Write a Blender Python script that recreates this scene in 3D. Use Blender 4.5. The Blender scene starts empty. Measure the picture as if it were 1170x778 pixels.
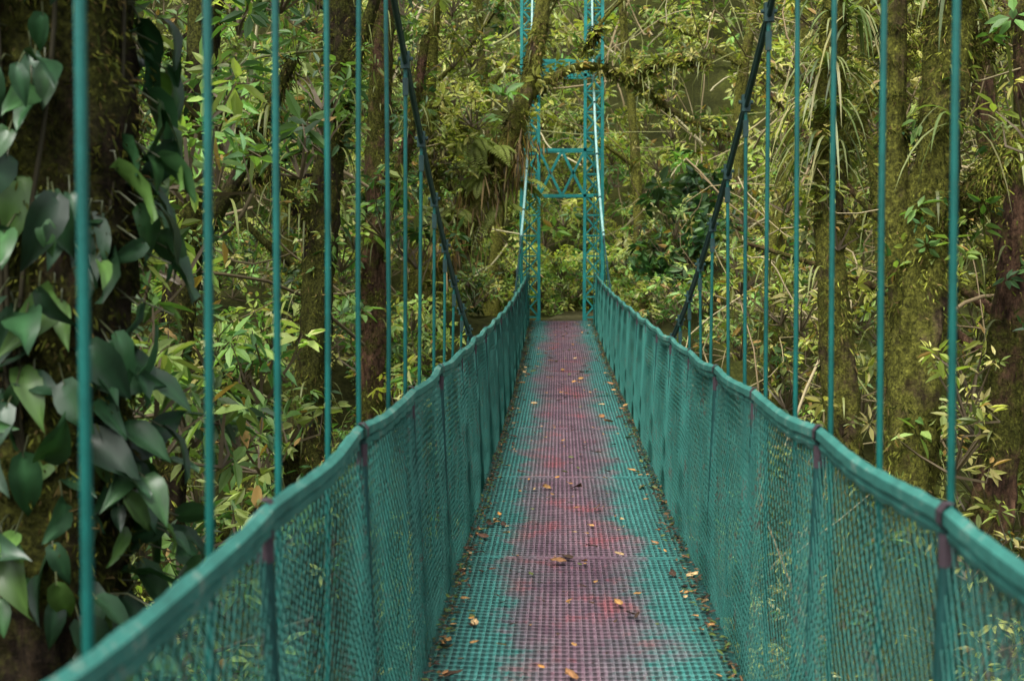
import bpy, math, numpy as np
from mathutils import Vector
rng = np.random.default_rng(7)
scene = bpy.context.scene
scene.view_settings.view_transform = 'Standard'
scene.view_settings.look = 'None'
scene.view_settings.exposure = 0
CZ = 10.0   # eye height (world)
CX = -0.08

# ------------------------------------------------------------------ materials
class NT:
    def __init__(s, name):
        s.m = bpy.data.materials.new(name); s.m.use_nodes = True
        s.t = s.m.node_tree; s.t.nodes.clear()
        s.out = s.n('ShaderNodeOutputMaterial')
    def n(s, typ, **kw):
        nd = s.t.nodes.new(typ)
        for k, v in kw.items(): setattr(nd, k, v)
        return nd
    def l(s, a, b): s.t.links.new(a, b)
    def put(s, sock, v):
        if hasattr(v, 'is_output'): s.l(v, sock)
        else: sock.default_value = v
    def math(s, op, a, b=0.0, c=None, clamp=False):
        nd = s.n('ShaderNodeMath', operation=op); nd.use_clamp = clamp
        s.put(nd.inputs[0], a); s.put(nd.inputs[1], b)
        if c is not None: s.put(nd.inputs[2], c)
        return nd.outputs[0]
    def coord(s): return s.n('ShaderNodeTexCoord').outputs['Object']
    def noise(s, scale, detail=4, rough=.6, vec=None, mapscale=None):
        nd = s.n('ShaderNodeTexNoise'); nd.inputs['Scale'].default_value = scale
        nd.inputs['Detail'].default_value = detail; nd.inputs['Roughness'].default_value = rough
        v = vec if vec is not None else s.coord()
        if mapscale:
            mp = s.n('ShaderNodeMapping'); mp.inputs['Scale'].default_value = mapscale
            s.l(v, mp.inputs[0]); v = mp.outputs[0]
        s.l(v, nd.inputs['Vector']); return nd.outputs['Fac']
    def ramp(s, fac, stops):
        nd = s.n('ShaderNodeValToRGB'); cr = nd.color_ramp
        while len(cr.elements) < len(stops): cr.elements.new(.5)
        for e, (p, c) in zip(cr.elements, stops):
            e.position = p; e.color = (*c, 1) if len(c) == 3 else c
        s.put(nd.inputs[0], fac); return nd.outputs[0]
    def mix(s, f, a, b, blend='MIX'):
        nd = s.n('ShaderNodeMix', data_type='RGBA', blend_type=blend)
        s.put(nd.inputs[0], f)
        s.put(nd.inputs[6], a if hasattr(a, 'is_output') else (*a, 1))
        s.put(nd.inputs[7], b if hasattr(b, 'is_output') else (*b, 1))
        return nd.outputs[2]
    def bump(s, h, strength=.5, dist=.01, nrm=None):
        nd = s.n('ShaderNodeBump'); nd.inputs['Strength'].default_value = strength
        nd.inputs['Distance'].default_value = dist; s.l(h, nd.inputs['Height'])
        if nrm is not None: s.l(nrm, nd.inputs['Normal'])
        return nd.outputs[0]
    def bsdf(s, col, rough=.6, spec=.5, metal=0, nrm=None):
        b = s.n('ShaderNodeBsdfPrincipled')
        s.put(b.inputs['Base Color'], col if hasattr(col, 'is_output') else (*col, 1))
        s.put(b.inputs['Roughness'], rough); b.inputs['Specular IOR Level'].default_value = spec
        b.inputs['Metallic'].default_value = metal
        if nrm is not None: s.l(nrm, b.inputs['Normal'])
        return b.outputs[0]
    def end(s, sh): s.l(sh, s.out.inputs[0]); return s.m

def leaf_mat(name, rough=.45, trans=.35, spec=.4):
    t = NT(name)
    a = t.n('ShaderNodeAttribute', attribute_name='Col').outputs['Color']
    p = t.bsdf(a, rough, spec)
    if trans <= 0: return t.end(p)
    tr = t.n('ShaderNodeBsdfTranslucent')
    t.l(t.mix(1, a, (1.5, 1.7, .65), 'MULTIPLY'), tr.inputs[0])
    m = t.n('ShaderNodeMixShader'); m.inputs[0].default_value = trans
    t.l(p, m.inputs[1]); t.l(tr.outputs[0], m.inputs[2])
    return t.end(m.outputs[0])
M_leaf = leaf_mat('foliage_leaves', .5, .36, .4)
M_vine = leaf_mat('glossy_vine_leaves', .40, .10, .42)
M_litter = leaf_mat('dry_leaf', .7, 0, .2)
M_moss = leaf_mat('moss_tufts', .95, 0, .03)

def bark(name, dark, light, moss, mossamt):
    t = NT(name)
    n1 = t.noise(14, 8, .72, mapscale=(1, 1, .22)); n2 = t.noise(2.6, 8, .7); n3 = t.noise(60, 5, .75)
    c = t.ramp(n1, [(.36, dark), (.5, tuple((a + b) / 2.4 for a, b in zip(dark, light))), (.66, light)])
    mm = t.ramp(n2, [(mossamt - .05, (0, 0, 0)), (mossamt + .06, (1, 1, 1))])
    mc = t.ramp(n3, [(.34, tuple(x * .15 for x in moss)), (.52, tuple(x * .7 for x in moss)), (.70, tuple(x * 1.6 for x in moss))])
    c = t.mix(mm, c, mc)
    c = t.mix(.85, c, t.ramp(t.noise(25, 6, .8), [(.38, (.28, .26, .24)), (.62, (1.35, 1.3, 1.25))]), 'MULTIPLY')
    b = t.bump(n1, 1, .10); b = t.bump(n3, 1, .04, b)
    return t.end(t.bsdf(c, .9, .15, nrm=b))
M_bark_dark = bark('dark_mossy_bark', (.007, .005, .003), (.085, .06, .036), (.12, .13, .024), .46)
M_bark_moss = bark('mossy_bark', (.026, .018, .010), (.23, .165, .095), (.24, .25, .045), .41)
M_bark_red = bark('reddish_bark', (.03, .017, .011), (.28, .16, .10), (.16, .17, .03), .50)

def paint(name, base, wear, wearamt=.62, rough=.45, bumpy=.2):
    t = NT(name)
    n1 = t.noise(6, 6, .7); n2 = t.noise(45, 4, .7)
    c = t.mix(t.ramp(n1, [(.3, (0, 0, 0)), (.7, (1, 1, 1))]), tuple(x * .65 for x in base), tuple(x * 1.3 for x in base))
    w = t.ramp(t.math('ADD', t.math('MULTIPLY', n1, .6), t.math('MULTIPLY', n2, .4)), [(wearamt, (0, 0, 0)), (wearamt + .05, (1, 1, 1))])
    c = t.mix(w, c, wear)
    return t.end(t.bsdf(c, rough, .4, nrm=t.bump(n2, bumpy, .004)))
M_rod = paint('teal_rod_paint', (.005, .092, .078), (.04, .03, .02), .66, .4)
M_net = paint('teal_netting', (.005, .096, .075), (.03, .035, .025), .55, .55)
M_rail = paint('weathered_teal_rail', (.028, .16, .130), (.12, .21, .17), .54, .65, .8)
M_post = paint('dark_teal_post', (.006, .050, .045), (.05, .03, .03), .58, .5)
M_wrap = paint('purple_brown_wrap', (.045, .03, .038), (.02, .06, .06), .6, .7)
M_cable = paint('dark_teal_cable', (.010, .040, .038), (.05, .04, .03), .6, .5)
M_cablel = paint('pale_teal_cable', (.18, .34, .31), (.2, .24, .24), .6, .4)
M_tower = paint('teal_tower_paint', (.008, .19, .175), (.05, .10, .09), .62, .5)

def deck_material():
    t = NT('worn_teal_mesh_deck')
    co = t.coord(); sp = t.n('ShaderNodeSeparateXYZ'); t.l(co, sp.inputs[0])
    x, y = sp.outputs[0], sp.outputs[1]
    big = t.noise(1.3, 5, .65, mapscale=(1.2, .8, 1)); med = t.noise(10, 7, .8, mapscale=(.7, 1, 1)); fine = t.noise(70, 3, .7)
    # foot wear along the middle of the walkway
    ax = t.math('ABSOLUTE', t.math('ADD', x, .03))
    band = t.math('SUBTRACT', 1.0, t.math('DIVIDE', ax, .50))
    wv = t.math('ADD', t.math('MULTIPLY', band, .48), t.math('ADD', t.math('MULTIPLY', big, .62), t.math('MULTIPLY', med, .6)))
    w = t.ramp(wv, [(.73, (0, 0, 0)), (.83, (.68, .68, .68)), (.98, (.97, .97, .97))])
    teal = t.mix(t.ramp(med, [(.3, (0, 0, 0)), (.7, (1, 1, 1))]), (.028, .15, .135), (.090, .31, .275))
    worn = t.mix(t.ramp(t.noise(3, 5, .7), [(.35, (0, 0, 0)), (.65, (1, 1, 1))]), (.14, .075, .11), (.26, .165, .20))
    red = t.ramp(t.noise(3.3, 5, .7, mapscale=(1, .7, 1)), [(.53, (0, 0, 0)), (.64, (.75, .75, .75))])
    worn = t.mix(red, worn, (.33, .095, .11))
    c = t.mix(w, teal, worn)
    dirt = t.ramp(fine, [(.35, (.5, .5, .47)), (.65, (1.25, 1.25, 1.25))])
    c = t.mix(.7, c, dirt, 'MULTIPLY')
    grime = t.ramp(t.math('ADD', t.math('DIVIDE', t.math('ABSOLUTE', x), .9), t.math('MULTIPLY', med, .45)), [(.70, (1, 1, 1)), (.90, (.35, .33, .26))])
    c = t.mix(1, c, grime, 'MULTIPLY')
    fx = t.math('ABSOLUTE', t.math('SUBTRACT', t.math('FRACT', t.math('DIVIDE', t.math('ADD', x, 5.0), .0275)), .5))
    fy = t.math('ABSOLUTE', t.math('SUBTRACT', t.math('FRACT', t.math('DIVIDE', t.math('ADD', y, 50.0), .055)), .5))
    hole = t.math('MULTIPLY', t.math('LESS_THAN', fx, .28), t.math('LESS_THAN', fy, .26))
    c = t.mix(t.math('MULTIPLY', hole, .68), c, (.008, .012, .012))
    return t.end(t.bsdf(c, .5, .4, nrm=t.bump(fine, .4, .004)))
M_deck = deck_material()

def soil_material():
    t = NT('forest_floor')
    n1 = t.noise(.9, 8, .7); n2 = t.noise(14, 6, .75)
    c = t.ramp(n1, [(.3, (.02, .025, .008)), (.5, (.05, .055, .016)), (.7, (.08, .10, .02))])
    c = t.mix(.8, c, t.ramp(n2, [(.35, (.4, .4, .4)), (.7, (1.5, 1.4, 1.1))]), 'MULTIPLY')
    return t.end(t.bsdf(c, .95, .1, nrm=t.bump(n2, 1, .1)))
M_soil = soil_material()
def path_material():
    t = NT('dirt_path'); n = t.noise(7, 8, .7)
    return t.end(t.bsdf(t.ramp(n, [(.3, (.03, .03, .014)), (.7, (.11, .10, .045))]), .95, .1, nrm=t.bump(n, 1, .05)))
M_path = path_material()

# ------------------------------------------------------------------ mesh helpers
def nrm(v): return v / np.maximum(np.linalg.norm(v, axis=-1, keepdims=True), 1e-9)
class MB:
    def __init__(s): s.V = []; s.F = []; s.C = []; s.k = 0
    def add(s, v, f, c=None):
        v = np.asarray(v, float).reshape(-1, 3); f = np.asarray(f, int).reshape(-1, 4)
        s.V.append(v); s.F.append(f + s.k); s.k += len(v)
        if c is None: c = (.5, .5, .5)
        s.C.append(np.broadcast_to(np.asarray(c, float), (len(v), 3)))
    def obj(s, name, mat, parent=None, smooth=False):
        V = np.concatenate(s.V); F = np.concatenate(s.F); C = np.concatenate(s.C)
        me = bpy.data.meshes.new(name)
        me.vertices.add(len(V)); me.vertices.foreach_set('co', V.astype(np.float32).ravel())
        me.loops.add(F.size); me.loops.foreach_set('vertex_index', F.astype(np.int32).ravel())
        me.polygons.add(len(F)); me.polygons.foreach_set('loop_start', np.arange(0, F.size, 4, dtype=np.int32))
        me.polygons.foreach_set('loop_total', np.full(len(F), 4, np.int32))
        me.polygons.foreach_set('use_smooth', np.full(len(F), smooth, bool))
        at = me.color_attributes.new('Col', 'FLOAT_COLOR', 'POINT')
        at.data.foreach_set('color', np.concatenate([C, np.ones((len(C), 1))], 1).astype(np.float32).ravel())
        me.update(calc_edges=True)
        me.materials.append(mat)
        ob = bpy.data.objects.new(name, me); scene.collection.objects.link(ob)
        if parent is not None: ob.parent = parent
        return ob
def empty(name, loc=(0, 0, 0)):
    e = bpy.data.objects.new(name, None); scene.collection.objects.link(e); e.empty_display_size = .3
    return e

def tubes(mb, P, R, S=6, col=None, lump=0, sy=1.0):
    P = np.asarray(P, float)
    if P.ndim == 2: P = P[None]
    N, K, _ = P.shape
    R = np.broadcast_to(np.asarray(R, float), (N, K))
    T = nrm(np.gradient(P, axis=1)); mt = nrm(P[:, -1] - P[:, 0])
    ref = np.where(np.abs(mt[:, 2:3]) > .75, np.array([[0, 1., 0]]), np.array([[0, 0, 1.]]))[:, None, :]
    U = nrm(np.cross(T, ref)); W = np.cross(U, T)
    a = np.arange(S) * 2 * math.pi / S + math.pi / S
    off = U[:, :, None, :] * np.cos(a)[:, None] + W[:, :, None, :] * np.sin(a)[:, None] * sy
    rr = R[:, :, None, None] * np.ones((1, 1, S, 1))
    if lump:
        q = P[:, :, None, :] + off * rr
        z = q[..., 2]; ph = rng.uniform(0, 6, 8)
        f = (np.sin(z * 3.1 + 2 * a + ph[0]) + .7 * np.sin(z * 7.3 - 3 * a + ph[1]) + .6 * np.sin(5 * a + z * 1.3 + ph[2])
             + .5 * np.sin(z * 19 + 4 * a + ph[3]) + .5 * np.sin(z * 11 + 7 * a + ph[4]) + .4 * np.sin(z * 29 - 5 * a + ph[5]))
        rr = rr * (1 + lump * f[..., None] * .45)
    V = P[:, :, None, :] + off * rr
    i = np.arange(N)[:, None, None] * K * S; k = np.arange(K - 1)[None, :, None] * S; j = np.arange(S)[None, None, :]; j2 = (j + 1) % S
    F = np.stack([i + k + j, i + k + j2, i + k + S + j2, i + k + S + j], -1).reshape(-1, 4)
    if col is not None:
        col = np.asarray(col, float)
        if col.ndim == 2: col = np.repeat(col, K * S, 0)
    mb.add(V.reshape(-1, 3), F, col)
    return V.reshape(-1, 3), nrm((off * np.ones_like(rr)).reshape(-1, 3))

def box(mb, c, s, col=None):
    c = np.array(c, float); s = np.array(s, float) / 2
    v = np.array([[x, y, z] for x in (-1, 1) for y in (-1, 1) for z in (-1, 1)]) * s + c
    mb.add(v, [[0, 1, 3, 2], [4, 6, 7, 5], [0, 4, 5, 1], [2, 3, 7, 6], [0, 2, 6, 4], [1, 5, 7, 3]], col)
def bar(mb, a, b, w, S=4): tubes(mb, np.array([a, b]), w, S)

def smooth_path(pts, n):
    pts = np.array(pts, float); t = np.r_[0, np.cumsum(np.linalg.norm(np.diff(pts[:, :3], axis=0), axis=1))]; t /= t[-1]
    u = np.linspace(0, 1, n); o = np.stack([np.interp(u, t, pts[:, k]) for k in range(pts.shape[1])], 1)
    w = max(1, n // (len(pts) * 2))
    for _ in range(2):
        pad = np.pad(o, ((w, w), (0, 0)), 'edge')
        pad[:w] = 2 * o[0] - o[1:w + 1][::-1]; pad[-w:] = 2 * o[-1] - o[-w - 1:-1][::-1]
        ker = np.ones(2 * w + 1) / (2 * w + 1)
        o = np.stack([np.convolve(pad[:, k], ker, 'valid') for k in range(o.shape[1])], 1)
    return o

def leaves(mb, b, d, n, L, W, col, curl=.12):
    N = len(b); d = nrm(d); s = nrm(np.cross(d, n)); n = np.cross(s, d)
    L = np.broadcast_to(L, (N,))[:, None]; W = np.broadcast_to(W, (N,))[:, None]
    cl = curl * L * rng.uniform(.3, 1.6, (N, 1))
    V = np.stack([b, b + d * L * .33 + s * W * .5 + n * W * .14, b + d * L * .70 + s * W * .36 - n * cl * .35 + n * W * .1,
                  b + d * L - n * cl, b + d * L * .70 - s * W * .36 - n * cl * .35 + n * W * .1, b + d * L * .33 - s * W * .5 + n * W * .14], 1)
    i = np.arange(N)[:, None] * 6
    F = np.concatenate([i + np.array([0, 3, 2, 1]), i + np.array([0, 5, 4, 3])], 0)
    mb.add(V.reshape(-1, 3), F, np.repeat(np.broadcast_to(col, (N, 3)), 6, 0))

def bigleaf(mb, b, d, n, L, W, col, droop=.25):
    N = len(b); d = nrm(d); s = nrm(np.cross(d, n)); n = np.cross(s, d)
    u = np.array([0, .06, .22, .42, .63, .83, 1.]); w = np.array([.05, .66, .98, .97, .74, .38, .0]); v = np.linspace(-1, 1, 5)
    L = np.broadcast_to(L, (N,))[:, None, None, None]; W = np.broadcast_to(W, (N,))[:, None, None, None]
    U = u[None, :, None, None]; WW = w[None, :, None, None]; VV = v[None, None, :, None]
    wob = rng.normal(0, .025, (N, 7, 5, 1)); tw = rng.normal(0, .5, (N, 1, 1, 1))
    e = lambda a: a[:, None, None, :]
    back = -.10 * L * (np.abs(VV) ** 2) * (U < .1)
    P = e(b) + e(d) * (L * U + back) + e(s) * W * .5 * WW * VV + e(n) * (W * WW * np.abs(VV) * .16 - L * U ** 2 * droop * rng.uniform(.2, 1.6, (N, 1, 1, 1)) + L * wob + W * VV * tw * U * .25)
    c = np.asarray(np.broadcast_to(col, (N, 3)))[:, None, None, :] * np.where(np.abs(VV) < .1, 1.5, 1.0) * rng.uniform(.8, 1.2, (N, 7, 5, 1))
    i = np.arange(N)[:, None, None] * 35; k = np.arange(6)[None, :, None] * 5; j = np.arange(4)[None, None, :]
    F = np.stack([i + k + j, i + k + j + 1, i + k + j + 6, i + k + j + 5], -1).reshape(-1, 4)
    mb.add(P.reshape(-1, 3), F, c.reshape(-1, 3))

def straps(mb, b, d, L, W, col, droop=1.0, K=7):
    N = len(b); d = nrm(d); L = np.broadcast_to(L, (N,)); W = np.broadcast_to(W, (N,))
    t = np.linspace(0, 1, K)[None, :, None]; dr = (droop * rng.uniform(.5, 1.4, N))[:, None, None]
    P = b[:, None] + d[:, None] * t * L[:, None, None] * (1 - .25 * t) + np.array([0, 0, -1.]) * (t ** 2) * L[:, None, None] * dr * .8
    s = nrm(np.cross(d, np.array([0, 0, 1.])) + rng.normal(0, .15, (N, 3)))[:, None]
    ww = W[:, None, None] * (np.sin(np.clip(t * .9 + .12, 0, 1) * math.pi) ** .6) * .5
    V = np.stack([P - s * ww, P + s * ww], 2).reshape(-1, 3)
    i = np.arange(N)[:, None] * K * 2; k = np.arange(K - 1)[None] * 2
    F = np.stack([i + k, i + k + 1, i + k + 3, i + k + 2], -1).reshape(-1, 4)
    mb.add(V, F, np.repeat(np.broadcast_to(col, (N, 3)), 2 * K, 0))

def fern(mb, c, nf, L, col, up=.7):
    a = rng.uniform(0, 2 * math.pi, nf); K = 22
    d = nrm(np.stack([np.cos(a), np.sin(a), rng.uniform(up - .4, up + .3, nf)], 1))
    Ls = L * rng.uniform(.7, 1.15, nf)
    t = np.linspace(.08, 1, K)[None, :, None]
    P = np.asarray(c) + d[:, None] * t * Ls[:, None, None] + np.array([0, 0, -1.]) * t ** 2 * Ls[:, None, None] * rng.uniform(.6, 1.2, (nf, 1, 1))
    tubes(mb, P, .004, 3, np.array(col) * .6)
    T = nrm(np.gradient(P, axis=1)); s = nrm(np.cross(T, np.array([0, 0, 1.]))); up_ = np.cross(s, T)
    pl = (np.sin(np.linspace(.25, 1, K) * math.pi) ** .7 * .22)[None, :] * Ls[:, None] + .01
    cc = np.array(col) * rng.uniform(.5, 1.3, (nf, 1, 1)) * np.ones((nf, K, 1))
    for sg in (-1, 1):
        leaves(mb, P.reshape(-1, 3), (s * sg + T * .45 - up_ * .15).reshape(-1, 3), up_.reshape(-1, 3), pl.ravel(), pl.ravel() * .24 + .006, cc.reshape(-1, 3), .2)

TONE = np.array([.97, .98, 1.12])
PAL_G = np.array([(.095, .185, .040), (.145, .245, .055), (.21, .295, .065), (.045, .100, .028), (.27, .32, .085)]) * TONE
PAL_Y = np.array([(.29, .31, .050), (.37, .37, .080), (.21, .255, .050), (.12, .15, .035), (.44, .39, .12)]) * TONE
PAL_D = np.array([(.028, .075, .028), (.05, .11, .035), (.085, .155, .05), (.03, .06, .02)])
PAL_B = np.concatenate([PAL_Y * 1.18, PAL_G * 1.3])
TWIG = np.array([.13, .10, .06])

def rosettes(mb, C, nl, L, pal, tint, wr=.36, dead=.03):
    M = len(C); ax = nrm(np.array([0, 0, 1.]) + rng.normal(0, .55, (M, 3)))
    u = nrm(np.cross(ax, rng.normal(0, 1, (M, 3)))); v = np.cross(ax, u)
    a = (np.arange(nl) / nl * 2 * math.pi)[None] + rng.normal(0, .3, (M, nl))
    o = u[:, None] * np.cos(a)[..., None] + v[:, None] * np.sin(a)[..., None]
    d = nrm(o + ax[:, None] * rng.uniform(-.7, .35, (M, nl, 1)) + rng.normal(0, .2, (M, nl, 3)))
    n = nrm(ax[:, None] + o * .25 + rng.normal(0, .3, (M, nl, 3)))
    Lr = (L * rng.uniform(.55, 1.35, (M, 1)) * rng.uniform(.75, 1.15, (M, nl)))
    col = pal[rng.integers(0, len(pal), M)] * tint
    col = col[:, None] * rng.uniform(.65, 1.35, (M, nl, 1))
    dd = rng.random((M, nl, 1)) < dead
    col = np.where(dd, np.array([.32, .20, .06]), col)
    b = C[:, None] + d * Lr[..., None] * .18 + ax[:, None] * rng.uniform(-.3, .3, (M, nl, 1)) * L
    leaves(mb, b.reshape(-1, 3), d.reshape(-1, 3), n.reshape(-1, 3), Lr.ravel(), Lr.ravel() * wr, np.minimum(col, .58).reshape(-1, 3))

def masses(mb, C, R, nros, nl, L, pal, wr=.36, tintvar=.42, flat=.7, dead=.03, twig=True):
    """leafy sprays: every centre carries nros leaf whorls on forked twigs"""
    M = len(C); R = np.broadcast_to(R, (M,))
    if M == 0: return
    g = rng.normal(0, 1, (M, nros, 3)); g = nrm(g) * (rng.random((M, nros, 1)) ** .45) * R[:, None, None]; g[..., 2] *= flat
    P = C[:, None] + g
    tint = np.exp(rng.normal(-.02, tintvar, (M, 1, 1))) * np.ones((M, nros, 1)) * rng.uniform(.8, 1.2, (M, nros, 1))
    tint = np.minimum(tint, 2.0)
    rosettes(mb, P.reshape(-1, 3), nl, L, pal, tint.reshape(-1, 1), wr, dead)
    if twig:
        base = C - np.array([0, 0, 1.]) * R[:, None] * .7
        Q = np.stack([np.broadcast_to(base[:, None], P.shape), (base[:, None] * .45 + P * .55) + rng.normal(0, .05, P.shape), P], 2).reshape(-1, 3, 3)
        tubes(mb, Q, np.broadcast_to(np.array([.012, .008, .003]) * (L / .13) ** .5, (len(Q), 3)), 3, TWIG)

def clear(C, extra=0.0):
    """keep the bridge corridor free"""
    x, y, z = C.T
    bad = (np.abs(x) < 1.35 + extra) & (z > 7.2) & (y < 29)
    return C[~bad]

# ------------------------------------------------------------------ terrain
def sst(a, b, x):
    t = np.clip((x - a) / (b - a), 0, 1); return t * t * (3 - 2 * t)
def ground(x, y):
    base = 4.6 + 4.40 * sst(11, 24.6, y)
    side = np.clip(np.abs(x) - 3, 0, 30) * .26
    back = np.clip(y - 33, 0, None) * .62
    nz = .35 * np.sin(x * .9 + 1) * np.sin(y * .7) + .22 * np.sin(x * 2.1 + y * 1.3) + .1 * np.sin(x * 4.3 - y * 3.7)
    flat = 1 - np.exp(-(x / 2.2) ** 2) * sst(21, 25, y) * (1 - sst(31, 36, y))
    beh = np.clip(-y - 2, 0, 40) * .2
    return base + (side + nz) * flat + back + beh
gx = np.linspace(-70, 70, 211); gy = np.linspace(-40, 110, 226)
X, Y = np.meshgrid(gx, gy, indexing='ij')
V = np.stack([X, Y, ground(X, Y)], -1).reshape(-1, 3)
i = np.arange(210)[:, None] * 226; j = np.arange(225)[None]
mb = MB(); mb.add(V, np.stack([i + j, i + 226 + j, i + 227 + j, i + 1 + j], -1).reshape(-1, 4))
mb.obj('ground', M_soil, smooth=True)
py = np.linspace(24.9, 31, 24); px = np.linspace(-.5, .5, 5)
X, Y = np.meshgrid(px, py, indexing='ij'); X = X + .35 * np.sin((Y - 25) * .35)
V = np.stack([X, Y, ground(X, Y) + .03], -1).reshape(-1, 3)
i = np.arange(4)[:, None] * 24; j = np.arange(23)[None]
mb = MB(); mb.add(V, np.stack([i + j, i + 24 + j, i + 25 + j, i + 1 + j], -1).reshape(-1, 4))
mb.obj('dirt_path', M_path, smooth=True)

# ------------------------------------------------------------------ suspension bridge
bridge = empty('suspension_bridge')
def bx(y):  # slight sideways drift of the far end
    return -.055 * sst(12, 25, np.asarray(y, float))
def dk(y): return CZ - 1.45 + .5 * (np.clip(y - 4, 0, None) / 21) ** 2 + 0 * y
def RH(y): return 1.0 - .15 * np.clip((y - 4) / 21, 0, 1)
def RX(y): return .62 - .03 * np.clip((y - 10) / 15, 0, 1)
def cab(y):
    y = np.asarray(y, float)
    u = np.clip((y - 14.5) / 10.5, 0, None)
    return CZ - 1.0 + .0236 * np.clip(14.5 - y, 0, None) ** 2 + 5.6 * u ** 4
def cabx(y): return .70 - .18 * sst(20, 25, np.asarray(y, float))
Y0, Y1 = -1.5, 25.1
ys = np.linspace(Y0, Y1, 110)
xs = np.linspace(-.55, .55, 9)
Xg, Yg = np.meshgrid(xs, ys, indexing='ij')
Zg = dk(Yg) - .012 * (1 - (Xg / .55) ** 2) + .004 * np.sin(Yg * 5 + Xg * 3)
mb = MB(); i = np.arange(8)[:, None] * 110; j = np.arange(109)[None]
mb.add(np.stack([Xg + bx(Yg), Yg, Zg], -1).reshape(-1, 3), np.stack([i + j, i + 110 + j, i + 111 + j, i + 1 + j], -1).reshape(-1, 4))
mb.obj('deck', M_deck, bridge)
mb = MB()
ty = np.arange(Y0, Y1, .055); P = np.stack([np.stack([x + bx(ty), ty, dk(ty) - .012 * (1 - (x / .55) ** 2) + .004 * np.sin(ty * 5 + x * 3) + .004], -1) for x in (-.55, -.27, 0, .27, .55)], 1)
tubes(mb, P, .0050, 4)
for x in np.arange(-.54, .545, .055):
    tubes(mb, np.stack([x + bx(ys), ys, dk(ys) - .012 * (1 - (x / .55) ** 2) + .004 * np.sin(ys * 5 + x * 3) + .005], -1), .0030, 4)
# overlapping sheet joints
for y in np.arange(1.9 - 2.54, 25, 1.27 * 2):
    tubes(mb, np.stack([np.stack([x + bx(y), y + .006 * np.sin(x * 20), dk(y) + .004], -1) for x in np.linspace(-.55, .55, 12)], 0), .0075, 4)
mb.obj('deck_mesh', M_deck, bridge)
mb = MB()
for sx in (-1, 1):
    tubes(mb, np.stack([sx * .565 + bx(ys), ys, dk(ys) - .012], -1), .017, 6)
by = np.arange(1.25 - 2.54, 25, 1.27)
for y in by: box(mb, (0, y, float(dk(y)) - .075), (1.5, .06, .08))
mb.obj('floor_beams', M_post, bridge)
posts = np.arange(2.57 - 2.54, 25, 1.27)
def railz(y):
    ph = ((y - posts[0]) / 1.27) % 1
    return dk(y) + RH(y) - .014 * np.sin(ph * math.pi)
ry = np.linspace(Y0, Y1, 700)
mb = MB()
for sx in (-1, 1):
    wob = .005 * np.sin(ry * 2.3 + sx) + .003 * np.sin(ry * 7.1)
    P = np.stack([bx(ry) + sx * (RX(ry) + wob - .006 * np.sin((((ry - posts[0]) / 1.27) % 1) * math.pi)), ry, railz(ry)], -1)
    tubes(mb, P, .0165 * (1 + .05 * np.sin(ry * 23) + .05 * np.sin(ry * 41 + 1)), 6, sy=1.35)
    P2 = P + np.array([0, 0, -.032]); tubes(mb, P2, .007 * (1 + .25 * np.sin(ry * 37)), 5, sy=2)
mb.obj('handrail', M_rail, bridge)
mb = MB(); mw = MB()
for y in posts:
    for sx in (-1, 1):
        z0 = float(dk(y)) - .10; z1 = float(dk(y) + RH(y)) - .02; o = float(bx(y)); rx = float(RX(y))
        P = np.array([[o + sx * (.585), y, z0], [o + sx * (.60), y, (z0 + z1) / 2], [o + sx * rx, y, z1]])
        tubes(mb, P, .014, 8)
        zz = float(dk(y) + RH(y))
        tubes(mw, np.array([[o + sx * rx, y - .02, zz], [o + sx * rx, y + .02, zz]]), .0195, 8, sy=1.4)
        tubes(mw, np.array([[o + sx * rx, y, zz - .03], [o + sx * rx, y, zz - .09]]), .017, 8)
mb.obj('railing_posts', M_post, bridge, smooth=True); mw.obj('post_wraps', M_wrap, bridge)
mb = MB()
sp = .050; K = 6; t = np.linspace(0, 1, K)
for sx in (-1, 1):
    for dr in (-1, 1):
        y0 = np.arange(Y0 - 1, Y1 + 1, sp)
        for layer in (0, 1):
            yy = y0[:, None] + dr * (t[None] - .5) * .95 + layer * .017 + rng.normal(0, .003, (len(y0), K))
            yc = np.clip(yy, Y0, Y1)
            bulge = .010 * np.sin(yc * 4.9) * np.sin(t * math.pi)[None] + .006 * np.sin(yc * 1.9 + 2)
            Xp = bx(yc) + sx * (.568 + (RX(yc) - .568) * t[None] ** 1.3 + bulge + .012 * layer)
            Zp = dk(yc) - .03 + (railz(yc) - dk(yc) + .02) * t[None]
            ok = (yy.max(1) < Y1) & (yy.min(1) > Y0)
            tubes(mb, np.stack([Xp, yc, Zp], -1)[ok], .0016, 3)
mb.obj('chain_link_netting', M_net, bridge)
mb = MB(); mc = MB()
for sx, ystart in ((-1, 1.85 - 1.29), (1, 2.86 - 1.92)):
    for y in np.arange(ystart, 24.3, .645 if sx < 0 else .64):
        o = float(bx(y)); x = o + sx * float(cabx(y)); zt = float(cab(y)); zb = float(dk(y)) - .08
        if zt - zb < .1: continue
        xb = o + sx * .71; jx = rng.normal(0, .006)
        if y > 22.5: xb = x
        P = np.array([[xb, y, zb], [(x + xb) / 2 + jx, y + rng.normal(0, .006), (zb + zt) / 2], [x, y, zt]])
        tubes(mb, P, .0082, 8)
        box(mc, (x, y, zt + .006), (.036, .036, .07)); box(mc, (x, y, zt - .10), (.022, .022, .07))
        tubes(mc, np.array([[x - .03, y, zt + .01], [x + .03, y, zt + .01]]), .008, 6)
mb.obj('suspender_rods', M_rod, bridge, smooth=True)
cy = np.linspace(-3, 22, 160)
for sx in (-1, 1):
    for dz in (-.012, .022):
        tubes(mc, np.stack([bx(cy) + sx * cabx(cy), cy, cab(cy) + dz], -1), .010, 8)
mc.obj('main_cables', M_cable, bridge)
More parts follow.
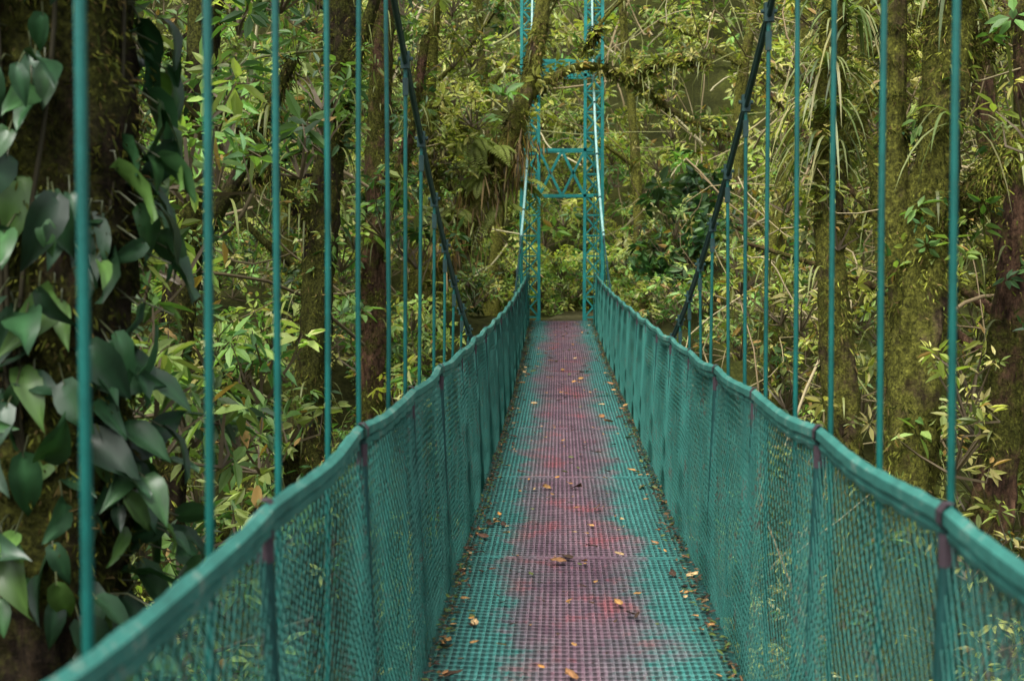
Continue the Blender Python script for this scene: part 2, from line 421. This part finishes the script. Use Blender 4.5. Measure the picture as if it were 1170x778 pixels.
mb = MB(); cy = np.linspace(22.01, 25.25, 50)
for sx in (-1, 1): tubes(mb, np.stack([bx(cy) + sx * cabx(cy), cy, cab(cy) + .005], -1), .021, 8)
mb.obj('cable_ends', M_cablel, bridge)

# ------------------------------------------------------------------ tower
mb = MB(); TY = 25.3; zb = 8.75; zt = 16.2; w = .16; TX = -.055
for sx in (-1, 1):
    cx = TX + sx * .56
    cor = [(-w, -w), (w, -w), (w, w), (-w, w)]
    for dx, dy in cor: tubes(mb, np.array([[cx + dx, TY + dy, zb], [cx + dx * .9, TY + dy, zt]]), .036, 4)
    zz = np.arange(zb, zt - .3, .36)
    for q, z in enumerate(zz):
        for f in range(4):
            a = cor[f]; b = cor[(f + 1) % 4]
            bar(mb, (cx + a[0], TY + a[1], z), (cx + b[0], TY + b[1], z), .017)
            bar(mb, (cx + a[0], TY + a[1], z), (cx + b[0], TY + b[1], z + .36), .017)
            bar(mb, (cx + b[0], TY + b[1], z), (cx + a[0], TY + a[1], z + .36), .017)
for z in (13.35, 13.6, 12.05, 11.25, 15.8, 16.1):
    for dy in (-w, w): bar(mb, (TX - .56, TY + dy, z), (TX + .56, TY + dy, z), .036)
for za, zc in ((11.25, 12.05), (13.35, 13.6)):
    for dy in (-w, w):
        for a, b in ((-.4, 0), (0, .4)):
            bar(mb, (TX + a, TY + dy, za), (TX + b, TY + dy, zc), .028); bar(mb, (TX + a, TY + dy, zc), (TX + b, TY + dy, za), .028)
tw = empty('bridge_tower'); mb.obj('lattice_frame', M_tower, tw)
mb = MB()
for sx in (-1, 1): box(mb, (TX + sx * .56, TY + .1, 8.72), (.5, .6, .5))
mb.obj('concrete_footings', M_path, tw)

# ------------------------------------------------------------------ fallen leaves on deck
mb = MB(); N = 760
lx = np.clip(rng.normal(0, .33, N), -.53, .53); e = rng.random(N) < .4; lx[e] = np.sign(rng.normal(0, 1, e.sum())) * rng.uniform(.42, .54, e.sum())
ly = rng.uniform(3.5, 25, N) ; a = rng.uniform(0, 6.28, N)
b = np.stack([lx + bx(ly), ly, dk(ly) + .010 + rng.uniform(0, .008, N)], -1)
d = np.stack([np.cos(a), np.sin(a), rng.uniform(-.02, .12, N)], -1); n = np.array([0, 0, 1.]) + rng.normal(0, .25, (N, 3))
pal = np.array([(.36, .20, .07), (.42, .29, .14), (.24, .12, .05), (.45, .22, .06), (.10, .05, .03), (.05, .03, .02), (.06, .035, .02), (.12, .14, .04)])
L = rng.uniform(.018, .06, N) * np.where(rng.random(N) < .3, 1.35, .7)
bigleaf(mb, b, d, n, L, L * rng.uniform(.4, .65, N), pal[rng.integers(0, 8, N)] * rng.uniform(.6, 1.0, (N, 1)), -.15)
N = 3600; side = np.sign(rng.normal(0, 1, N)); ly = rng.uniform(3, 25, N); a = rng.uniform(0, 6.28, N)
b = np.stack([bx(ly) + side * (.56 - np.abs(rng.normal(0, .03, N))), ly, dk(ly) + .008 + rng.uniform(0, .012, N)], -1)
leaves(mb, b, np.stack([np.cos(a), np.sin(a), rng.uniform(-.1, .5, N)], -1), np.array([0, 0, 1.]) + rng.normal(0, .4, (N, 3)), rng.uniform(.015, .045, N), .012, np.array([(.05, .03, .02), (.03, .035, .015), (.12, .07, .03), (.07, .10, .02)])[rng.integers(0, 4, N)])
mb.obj('fallen_leaves', M_litter)

# ------------------------------------------------------------------ trees
def moss_tufts(mb, V, Nn, n, size, pal, droop=.8):
    k = rng.integers(0, len(V), n)
    b = V[k] + rng.normal(0, .02, (n, 3)); o = Nn[k]
    d = nrm(o * .7 + rng.normal(0, .5, (n, 3)) + np.array([0, 0, -droop]))
    f = np.sin(b[:, 2] * 2.1 + b[:, 0] * 5) + np.sin(b[:, 2] * 5.3 + b[:, 1] * 7)
    k = f > rng.normal(-.5, .5, n); b, d, o = b[k], d[k], o[k]; n = len(b)
    patch = .7 + .5 * np.sin(b[:, 2:3] * 4.1 + b[:, 0:1] * 9)
    leaves(mb, b, d, o + rng.normal(0, .5, (n, 3)), size * rng.uniform(.4, 1.7, n), size * .22, pal[rng.integers(0, len(pal), n)] * rng.uniform(.4, 1.3, (n, 1)) * patch)
MOSS = np.array([(.15, .16, .028), (.22, .235, .04), (.08, .10, .022), (.15, .11, .04)])

def tree(name, path, mat, limbs=(), tuft=900, tsize=.05, crown=None, lump=.22, mosspal=MOSS, extra=None, zlim=(6.5, 14), sprigs=14, spL=.11, spal=None):
    root = empty(name)
    p = smooth_path(path, 150); t = MB(); f = MB(); ms = MB()
    V, Nn = tubes(t, p[:, :3], p[:, 3], 24, lump=lump)
    for lb in limbs:
        q = smooth_path(lb, 30); v2, n2 = tubes(t, q[:, :3], q[:, 3], 10, lump=.16)
        V = np.concatenate([V, v2, v2, v2]); Nn = np.concatenate([Nn, n2, n2, n2])
    t.obj('trunk', mat, root, smooth=True)
    k = (V[:, 2] > zlim[0]) & (V[:, 2] < zlim[1]); V, Nn = V[k], Nn[k]
    moss_tufts(ms, V, Nn, tuft, tsize, mosspal); ms.obj('moss', M_moss, root)
    if sprigs:   # small epiphytes rooted in the bark
        k = rng.integers(0, len(V), sprigs); C = V[k] + Nn[k] * .05
        C = np.repeat(C, 3, 0) + rng.normal(0, .07, (sprigs * 3, 3))
        rosettes(f, C, 7, spL, PAL_G if spal is None else spal, np.ones((len(C), 1)), .36, .06)
        k = rng.integers(0, len(V), sprigs * 3)
        straps(f, V[k], Nn[k] + np.array([0, 0, .5]), rng.uniform(.15, .4, sprigs * 3), .018, np.array([.18, .20, .06]) * rng.uniform(.4, 1.4, (sprigs * 3, 1)), 1.4)
    if crown is not None:
        for (c, R, cnt, spread, L, pal) in crown:
            C = clear(np.array(c) + rng.normal(0, 1, (cnt, 3)) * np.array(spread)); masses(f, C, R, 9, 7, L, pal)
    if extra: extra(f)
    if f.V: f.obj('foliage', M_leaf, root)

def g1(x, y): return float(ground(np.array(x), np.array(y))) - .3
tree('mossy_tree', [(-1.62, 4.0, g1(-1.6, 4), .42), (-1.58, 4.0, 7, .26), (-1.55, 4.0, 9, .225), (-1.50, 4.0, 10.2, .205), (-1.53, 4.0, 11.5, .20), (-1.6, 4.1, 16, .17)],
     M_bark_dark, tuft=34000, tsize=.028, lump=.26, sprigs=0, mosspal=MOSS * .8, crown=[((-3.0, 3.4, 16.5), .9, 14, (1.0, 1.2, .8), .14, PAL_G)])
tree('rainforest_tree', [(-2.7, 13, g1(-2.7, 13), .3), (-2.42, 13, 7.9, .2), (-2.34, 13, 9, .16), (-2.33, 13, 10.2, .13), (-2.12, 13, 11.3, .12), (-2.0, 13, 12.5, .12), (-1.95, 13, 18, .1)], M_bark_dark,
     limbs=[[(-2.4, 13, 8.7, .11), (-2.75, 12.6, 8.1, .09), (-3.2, 12.2, 7.4, .08), (-3.5, 12, 6.6, .1)], [(-2.33, 13, 10.3, .08), (-2.9, 12.8, 11.2, .06), (-3.6, 12.5, 12.0, .04)],
            [(-2.15, 13, 11.1, .08), (-1.95, 12.9, 11.8, .06), (-1.6, 12.8, 12.8, .05), (-1.5, 12.8, 14, .04)]],
     tuft=11000, sprigs=60, crown=[((-3.4, 13, 16.5), .9, 20, (1.3, 1.5, 1), .15, PAL_G)])
tree('rainforest_tree', [(-2.3, 16.5, g1(-2.3, 16.5), .2), (-2.3, 16.5, 9, .15), (-2.2, 16.5, 11, .14), (-2.1, 16.5, 13, .13), (-2.2, 16.5, 19, .1)], M_bark_red,
     limbs=[[(-2.25, 16.5, 10.2, .09), (-1.85, 16.3, 11.2, .07), (-1.6, 16.2, 12.6, .05)]], tuft=6000, sprigs=34, crown=[((-2.9, 16.5, 17), .9, 12, (1.2, 1.5, 1), .16, PAL_G)])
tree('rainforest_tree', [(-3.1, 10, g1(-3.1, 10), .2), (-2.9, 10, 9, .13), (-2.62, 10, 11, .12), (-2.5, 10, 12.5, .11), (-2.4, 10, 17, .08)], M_bark_dark,
     limbs=[[(-2.75, 10, 10, .07), (-2.3, 9.8, 10.6, .05), (-1.9, 9.7, 11.4, .035)], [(-2.62, 10, 11, .06), (-3.2, 9.9, 11.8, .04)]], tuft=6000, sprigs=30, crown=[((-3.4, 10, 16), .8, 12, (1.2, 1.2, 1), .14, PAL_G)])
def epi(f):
    for c in [(-1.75, 22.7, 10.9), (-1.35, 22.9, 11.4), (-1.05, 23.1, 11.0), (-1.5, 22.8, 12.0), (-.8, 23.4, 11.4), (-1.1, 22.8, 11.9)]:
        fern(f, c, 9, rng.uniform(.5, .75), (.25, .29, .07), .4)
    for c in [(-1.4, 22.8, 12.3), (-1.0, 22.9, 12.7)]:
        N = 8; a = rng.uniform(0, 6.28, N); d = np.stack([np.cos(a), np.sin(a), rng.uniform(.2, 1.2, N)], -1)
        bigleaf(f, np.array(c) + d * .1, d, np.array([0, -.5, 1.]) + rng.normal(0, .3, (N, 3)), rng.uniform(.25, .42, N), rng.uniform(.13, .2, N), np.array([.12, .23, .06]) * rng.uniform(.6, 1.2, (N, 1)), .5)
    N = 1900; k = rng.random(N)[:, None]; A = np.array([-2.1, 22.6, 10.1]); B = np.array([-.75, 23.3, 12.1])
    b = A + (B - A) * k + rng.normal(0, .17, (N, 3)); d = rng.normal(0, .3, (N, 3)) + np.array([0, 0, -1.])
    straps(f, b, d, rng.uniform(.15, .55, N), .028, np.array([(.28, .18, .07), (.38, .26, .11), (.14, .09, .04), (.22, .24, .05), (.07, .05, .025)])[rng.integers(0, 5, N)], .3)
tree('epiphyte_tree', [(-3.4, 22.3, g1(-3.4, 22.3), .34), (-2.9, 22.4, 8.8, .28), (-2.15, 22.6, 9.8, .24), (-1.55, 22.8, 10.7, .22), (-1.05, 23.1, 11.6, .19), (-.65, 23.4, 12.7, .14), (-.35, 23.6, 14.2, .12), (-.2, 23.8, 17, .1)], M_bark_moss,
     limbs=[[(-1.9, 22.7, 10.2, .14), (-2.2, 22.5, 11.5, .11), (-2.1, 22.3, 13.5, .09), (-1.7, 22, 16, .07)], [(-1.2, 23, 11.4, .1), (-1.9, 22.9, 12.6, .07), (-2.6, 22.8, 13.1, .05)],
            [(-.6, 23.4, 12.8, .09), (.3, 24, 13.5, .07), (1.1, 24.4, 13.2, .06), (2.0, 24.6, 12.5, .05), (3.0, 24.8, 12.2, .04)],
            [(1.1, 24.4, 13.2, .04), (1.7, 24.2, 13.5, .03), (2.4, 24, 13.4, .02)], [(.3, 24, 13.5, .04), (.6, 23.8, 14.1, .03), (1.2, 23.6, 14.6, .02)]],
     tuft=9000, tsize=.09, sprigs=70, spL=.14, spal=PAL_Y, crown=[((-1.3, 22.9, 13.7), .5, 40, (.8, .5, .8), .14, PAL_Y), ((-.72, 23.6, 13.1), .35, 34, (.32, .3, 1.0), .12, PAL_B), ((-1.6, 22.7, 12.0), .4, 24, (.5, .3, .5), .13, PAL_Y)], extra=epi)
def brom(cs, n=46, L=.75, pal=((.13, .18, .055), (.22, .25, .10), (.30, .28, .12), (.07, .10, .03)), W=.022):
    def fn(f):
        P_ = np.array(pal)
        for c in cs:
            a = rng.uniform(0, 6.28, n); d = np.stack([np.cos(a), np.sin(a), rng.uniform(-.1, 1.3, n)], -1)
            straps(f, np.array(c) + rng.normal(0, .04, (n, 3)), d, L * rng.uniform(.5, 1.2, n), W, P_[rng.integers(0, len(pal), n)] * rng.uniform(.7, 1.3, (n, 1)), 1.1)
    return fn
tree('slender_tree', [(2.3, 11, g1(2.3, 11), .18), (2.15, 11, 8.5, .13), (2.02, 11, 9.7, .12), (1.92, 11, 10.4, .11), (1.98, 11, 11.4, .10), (2.02, 11, 12.4, .09), (2.2, 11, 17, .06)], M_bark_moss,
     limbs=[[(1.95, 11, 10.6, .05), (2.4, 11, 11.5, .04), (3.0, 11, 12, .03)]], tuft=7000, tsize=.05, spal=PAL_Y, sprigs=20,
     crown=[((2.9, 11, 16), .7, 12, (1.2, 1.2, 1), .13, PAL_Y)], extra=brom([(2.0, 10.95, 11.5), (1.9, 10.9, 11.2), (2.1, 11, 11.9), (1.98, 10.95, 10.9)]))
def vinebits(f):
    for c in [(1.95, 7.85, 10.05), (1.88, 7.85, 9.2), (2.2, 7.9, 11.4), (1.80, 7.85, 8.6)]:
        C = np.array(c) + rng.normal(0, .1, (5, 3)); rosettes(f, C, 7, .10, PAL_G * 1.2, np.ones((5, 1)), .4)
    brom([(2.12, 7.9, 10.8), (2.0, 7.85, 11.5)], 22, .45)(f)
tree('mossy_tree', [(1.80, 8, g1(1.8, 8), .26), (1.87, 8, 8.6, .15), (1.89, 8, 9.5, .14), (1.95, 8, 10.25, .135), (2.05, 8, 10.9, .12), (2.12, 8, 11.6, .12), (2.3, 8, 17, .1)], M_bark_moss,
     limbs=[[(1.98, 8, 10.2, .09), (2.15, 7.95, 10.35, .08), (2.3, 7.9, 10.52, .075), (2.42, 7.85, 10.75, .03)],
            [(1.88, 8, 9.4, .07), (1.78, 8.05, 10.2, .07), (1.76, 8.05, 11, .065), (1.82, 8.1, 12, .065), (1.6, 8.2, 15, .05)],
            [(2.05, 8, 11, .07), (2.5, 8.1, 11.5, .05), (3.1, 8.2, 11.8, .04)]],
     tuft=26000, tsize=.036, lump=.28, sprigs=18, spL=.09, crown=[((3.2, 8, 16), .8, 12, (1.2, 1.4, 1), .13, PAL_Y)], extra=vinebits)
tree('red_barked_tree', [(2.4, 8.6, g1(2.4, 8.6), .25), (2.5, 8.6, 8.5, .12), (2.62, 8.6, 9.5, .11), (2.68, 8.6, 10.3, .11), (2.72, 8.6, 11.3, .09), (2.9, 8.6, 17, .08)], M_bark_red,
     limbs=[[(2.55, 8.6, 9.0, .06), (2.35, 8.6, 8.2, .07), (2.2, 8.7, 7.4, .08)], [(2.66, 8.6, 10, .07), (2.95, 8.4, 10.6, .05), (3.4, 8.2, 11.5, .04)]], tuft=7000, tsize=.035, sprigs=14, spL=.08,
     crown=[((3.8, 8.6, 16), .8, 10, (1, 1.4, 1), .13, PAL_Y)])
spec = [(-4.6, 15, .13, 'd'), (-6.2, 18, .2, 'm'), (-3.6, 20, .14, 'd'), (-5.0, 25, .18, 'm'), (-3.0, 27, .14, 'm'), (-8.5, 22, .22, 'd'), (-4.1, 11.5, .09, 'd'),
        (3.1, 15, .09, 'm'), (4.2, 12.5, .11, 'r'), (5.2, 17, .15, 'm'), (2.9, 20, .10, 'm'), (4.6, 23, .14, 'm'), (7.4, 20, .17, 'r'), (3.3, 28, .12, 'm'), (1.7, 30, .10, 'm'),
        (6.4, 27, .16, 'm'), (9.5, 25, .2, 'm'), (-1.6, 31, .12, 'm'), (5.9, 13.5, .11, 'm')]
for (x, y, r, k) in spec:
    g = g1(x, y); l = rng.normal(0, .6, 4)
    path = [(x, y, g, r * 1.6), (x + l[0] * .4, y, g + 2.5, r), (x + l[1] * .6, y + .2, g + 5, r * .9), (x + l[1] + l[2] * .6, y, g + 8, r * .75), (x + l[1] + l[3], y, g + 13, r * .5)]
    lim = []
    for q in range(4):
        h = rng.uniform(2.5, 8); s = rng.choice([-1, 1]); xx = x + np.interp(h, [0, 2.5, 5, 8], [0, l[0] * .4, l[1] * .6, l[1] + l[2] * .6]); ln = rng.uniform(1, 2.6)
        if abs(xx + s * ln) < 1.4 and y < 25: s = -s
        lim.append([(xx, y + .05, g + h, r * .45), (xx + s * ln * .5, y + rng.normal(0, .4), g + h + ln * .35, r * .33), (xx + s * ln, y + rng.normal(0, .8), g + h + ln * rng.uniform(.2, 1.1), r * .15)])
    tree('rainforest_tree', path, {'d': M_bark_dark, 'm': M_bark_moss, 'r': M_bark_red}[k], limbs=lim, tuft=3000, tsize=.07, zlim=(6.5, 18), sprigs=26, spL=.13, spal=PAL_G if x < 0 else PAL_Y,
         crown=[((x, y, g + 11.5), 1.0, 10, (1.4, 1.4, 1.2), .17, PAL_G if x < 0 else PAL_Y)])

# ------------------------------------------------------------------ climbing vine on the near trunk
vine = empty('climbing_vine')
mb = MB()
N = 820
z = rng.uniform(7.3, 12.6, N); a = rng.uniform(-2.8, .7, N)
gap = np.sin(z * 2.3 + a * 1.5) + np.sin(z * 5.1 - a * 2) > -.9; z = z[gap]; a = a[gap]; N = len(z)
r = rng.uniform(.20, .37, N)
b = np.stack([-1.54 + r * np.cos(a), 4.0 + r * np.sin(a), z], -1)
o = np.stack([np.cos(a), np.sin(a), 0 * a], -1)
d = nrm(o * rng.uniform(.15, .8, (N, 1)) + np.array([0, 0, -1.]) * rng.uniform(.3, 1.1, (N, 1)) + rng.normal(0, .4, (N, 3)))
n = nrm(o + np.array([0, 0, .6]) + rng.normal(0, .45, (N, 3)))
L = rng.uniform(.07, .19, N); vp = np.array([(.024, .075, .026), (.038, .10, .032), (.015, .045, .018), (.09, .18, .04), (.020, .06, .024)])
bigleaf(mb, b, d, n, L, L * rng.uniform(.48, .66, N), vp[rng.integers(0, 5, N)] * rng.uniform(.45, 1.15, (N, 1)), .45)
mid = np.stack([np.stack([-1.54 + .2 * np.cos(a), 4 + .2 * np.sin(a), z + .05], -1), (np.stack([-1.54 + .25 * np.cos(a), 4 + .25 * np.sin(a), z + .05], -1)), b], 1)
tubes(mb, mid, .003, 4, (.06, .07, .03))
mb.obj('leaves', M_vine, vine, smooth=True)
mb = MB()
for q in range(4):
    zz = np.linspace(5, 14, 60); aa = -1.9 + q * .6 + .7 * np.sin(zz * .9 + q) + .2 * np.sin(zz * 3.1)
    tubes(mb, np.stack([-1.54 + .225 * np.cos(aa), 4 + .225 * np.sin(aa), zz], -1), .007, 6, (.035, .03, .015))
mb.obj('stems', M_litter, vine, smooth=True)

# ------------------------------------------------------------------ undergrowth and forest masses
def region(n, xr, yr, zr=None, onground=None, thr=-.9):
    x = rng.uniform(*xr, n); y = rng.uniform(*yr, n)
    if onground: z = ground(x, y) + rng.uniform(*onground, n)
    else: z = rng.uniform(*zr, n)
    C = np.stack([x, y, z], -1)
    f = np.sin(x * 1.7 + y * .6 + 1) + np.sin(z * 1.9 + x * .8) + np.sin(y * 1.1 - z * 1.2 + 2)
    return clear(C[f > thr])
mb = MB()
masses(mb, region(150, (-4.2, -1.75), (6.5, 13), (6.0, 12.4)), .38, 7, 7, .15, PAL_G)
masses(mb, region(90, (-3.8, -1.8), (5.5, 12), onground=(.5, 3.4)), .4, 9, 7, .13, PAL_B)
masses(mb, region(40, (-2.3, -1.5), (5.0, 7.5), (8.2, 11)), .22, 4, 6, .13, PAL_G)
mb.obj('undergrowth', M_leaf)
mb = MB()
masses(mb, region(400, (-11, -1.7), (13, 29), (7.5, 15), thr=-.3), .6, 11, 8, .17, PAL_G)
masses(mb, region(240, (-10, -1.5), (10, 28), onground=(.2, 2.6)), .5, 11, 8, .15, PAL_B)
mb.obj('forest_foliage', M_leaf)
mb = MB()
masses(mb, region(80, (1.9, 4.5), (7, 13), (6, 12.4)), .34, 8, 7, .095, PAL_Y, wr=.3)
masses(mb, region(150, (1.6, 5), (5.5, 13), onground=(.3, 3.4)), .42, 10, 7, .10, PAL_Y, wr=.3, dead=.1)
mb.obj('undergrowth', M_leaf)
mb = MB()
masses(mb, region(290, (1.7, 12), (13, 29), (7.5, 15), thr=-.3), .55, 11, 8, .14, PAL_Y, wr=.32, dead=.06)
masses(mb, region(260, (1.5, 11), (10, 28), onground=(.2, 2.6)), .5, 11, 8, .13, PAL_B, dead=.08)
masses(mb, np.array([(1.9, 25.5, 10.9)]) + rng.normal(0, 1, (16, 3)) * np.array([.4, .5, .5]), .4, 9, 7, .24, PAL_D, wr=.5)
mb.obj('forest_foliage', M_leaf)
mb = MB()
C = region(1200, (-20, 20), (30, 45), onground=(.2, 9)); masses(mb, C, .95, 9, 8, .24, PAL_B * 1.15)  # far leaf palette lightened here and below, standing in for depth haze
C = region(380, (-40, 40), (46, 62), onground=(.5, 9)); masses(mb, C, 1.8, 9, 8, .5, PAL_B * 1.2, twig=False)
C = region(150, (-3, 3), (27.5, 33), onground=(.1, .9)); C = C[np.abs(C[:, 0]) > .7]; masses(mb, C, .4, 9, 8, .13, PAL_B)
C = np.stack([rng.uniform(-1.8, 1.8, 90), rng.uniform(31.5, 35, 90), rng.uniform(9.1, 13.5, 90)], -1); masses(mb, C, .5, 10, 8, .16, PAL_B * 1.15)
C = np.stack([rng.uniform(-1.3, 1.3, 44), rng.uniform(28.2, 30.5, 44), rng.uniform(9.1, 10.3, 44)], -1); masses(mb, C, .32, 10, 8, .12, PAL_B * 1.25, tintvar=.25)  # low shrubs added with raised leaf colour to brighten the shaded path end
mb.obj('background_foliage', M_leaf)
mb = MB()
masses(mb, region(180, (-3, 3), (3, 24), onground=(.1, 1.6)), .5, 10, 8, .14, PAL_G)
mb.obj('ravine_foliage', M_leaf)

def lianas(n, xr, yr, zr, ln, r, cols, vert=.3):
    b = np.stack([rng.uniform(*xr, n), rng.uniform(*yr, n), rng.uniform(*zr, n)], -1)
    d = nrm(rng.normal(0, 1, (n, 3)) * np.array([1, .6, .8]) + np.array([0, 0, vert]))
    K = 12; t = np.linspace(0, 1, K)[None, :, None]; L = rng.uniform(*ln, n)[:, None, None]
    c1 = rng.normal(0, .28, (n, 1, 3)); c2 = rng.normal(0, .07, (n, 1, 3)); ph = rng.uniform(0, 6, (n, 1, 1))
    P = b[:, None] + d[:, None] * t * L + c1 * np.sin(t * 3.1) * L * .5 + c2 * np.sin(t * 11 + ph) * L * .5
    ok = ~(((np.abs(P[..., 0]) < 1.2) & (P[..., 1] < 26)).any(1))
    P = P[ok]; R = (rng.uniform(*r, len(P))[:, None]) * np.linspace(1, .35, K)[None]
    m = MB(); tubes(m, P, R, 5, np.array(cols)[rng.integers(0, len(cols), len(P))]); return m
m = lianas(420, (1.5, 9), (9, 30), (6.5, 15), (1, 4.5), (.005, .018), [(.30, .25, .13), (.2, .15, .08), (.17, .18, .06), (.36, .30, .17)])
m.obj('liana_tangle', M_litter, smooth=True)
m = lianas(220, (-9, -1.5), (8, 29), (6.5, 15), (1, 4), (.005, .024), [(.10, .08, .04), (.18, .14, .08), (.12, .13, .05)])
m.obj('liana_tangle', M_litter, smooth=True)
m = lianas(300, (-9, 12), (29, 36), (9, 20), (2, 6), (.012, .035), [(.40, .36, .21), (.28, .22, .12), (.24, .25, .10)])
m.obj('liana_tangle', M_litter, smooth=True)
for c in [(-3.0, 11.5, 8.2), (-3.6, 12.4, 9.0), (-2.6, 9.5, 7.9), (2.6, 12.6, 8.2), (3.1, 10.5, 8.4), (-2.5, 14.8, 9.4)]:
    c = (c[0], c[1], g1(c[0], c[1]) + .3 + rng.uniform(0, .2)); mb = MB()
    tubes(mb, np.array([[c[0], c[1], c[2] - .4], [c[0] + .05, c[1], c[2] + .8], [c[0], c[1], c[2] + 1.9]]), np.array([.07, .055, .05]), 8, (.06, .045, .025))
    fern(mb, (c[0], c[1], c[2] + 1.9), 14, rng.uniform(.7, 1.0), (.15, .22, .06), .8); mb.obj('tree_fern', M_leaf)

# ------------------------------------------------------------------ light
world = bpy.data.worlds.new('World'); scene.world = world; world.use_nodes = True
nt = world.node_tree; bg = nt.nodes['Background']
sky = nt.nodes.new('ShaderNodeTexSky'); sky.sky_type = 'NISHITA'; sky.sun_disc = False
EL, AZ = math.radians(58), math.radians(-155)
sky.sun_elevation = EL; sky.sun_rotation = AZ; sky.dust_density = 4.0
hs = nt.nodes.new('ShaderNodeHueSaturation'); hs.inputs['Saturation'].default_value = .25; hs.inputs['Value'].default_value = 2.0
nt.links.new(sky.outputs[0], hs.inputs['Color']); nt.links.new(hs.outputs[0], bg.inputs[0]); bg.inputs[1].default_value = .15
sl = bpy.data.lights.new('sun', 'SUN'); sl.energy = 5.0; sl.angle = math.radians(30); sl.color = (1, .97, .90)
so = bpy.data.objects.new('sun', sl); scene.collection.objects.link(so)
dirv = Vector((math.sin(AZ) * math.cos(EL), math.cos(AZ) * math.cos(EL), math.sin(EL)))
so.rotation_euler = dirv.to_track_quat('Z', 'Y').to_euler()

# ------------------------------------------------------------------ camera
cam = bpy.data.cameras.new('camera'); co = bpy.data.objects.new('camera', cam); scene.collection.objects.link(co)
cam.lens = 50; cam.sensor_width = 36; cam.clip_end = 500; cam.clip_start = .05
co.location = (CX, 0, CZ)
co.rotation_euler = (math.radians(90 - 2.96), 0, math.radians(1.94))
cam.dof.use_dof = True; cam.dof.focus_distance = 10; cam.dof.aperture_fstop = 4.5
scene.camera = co
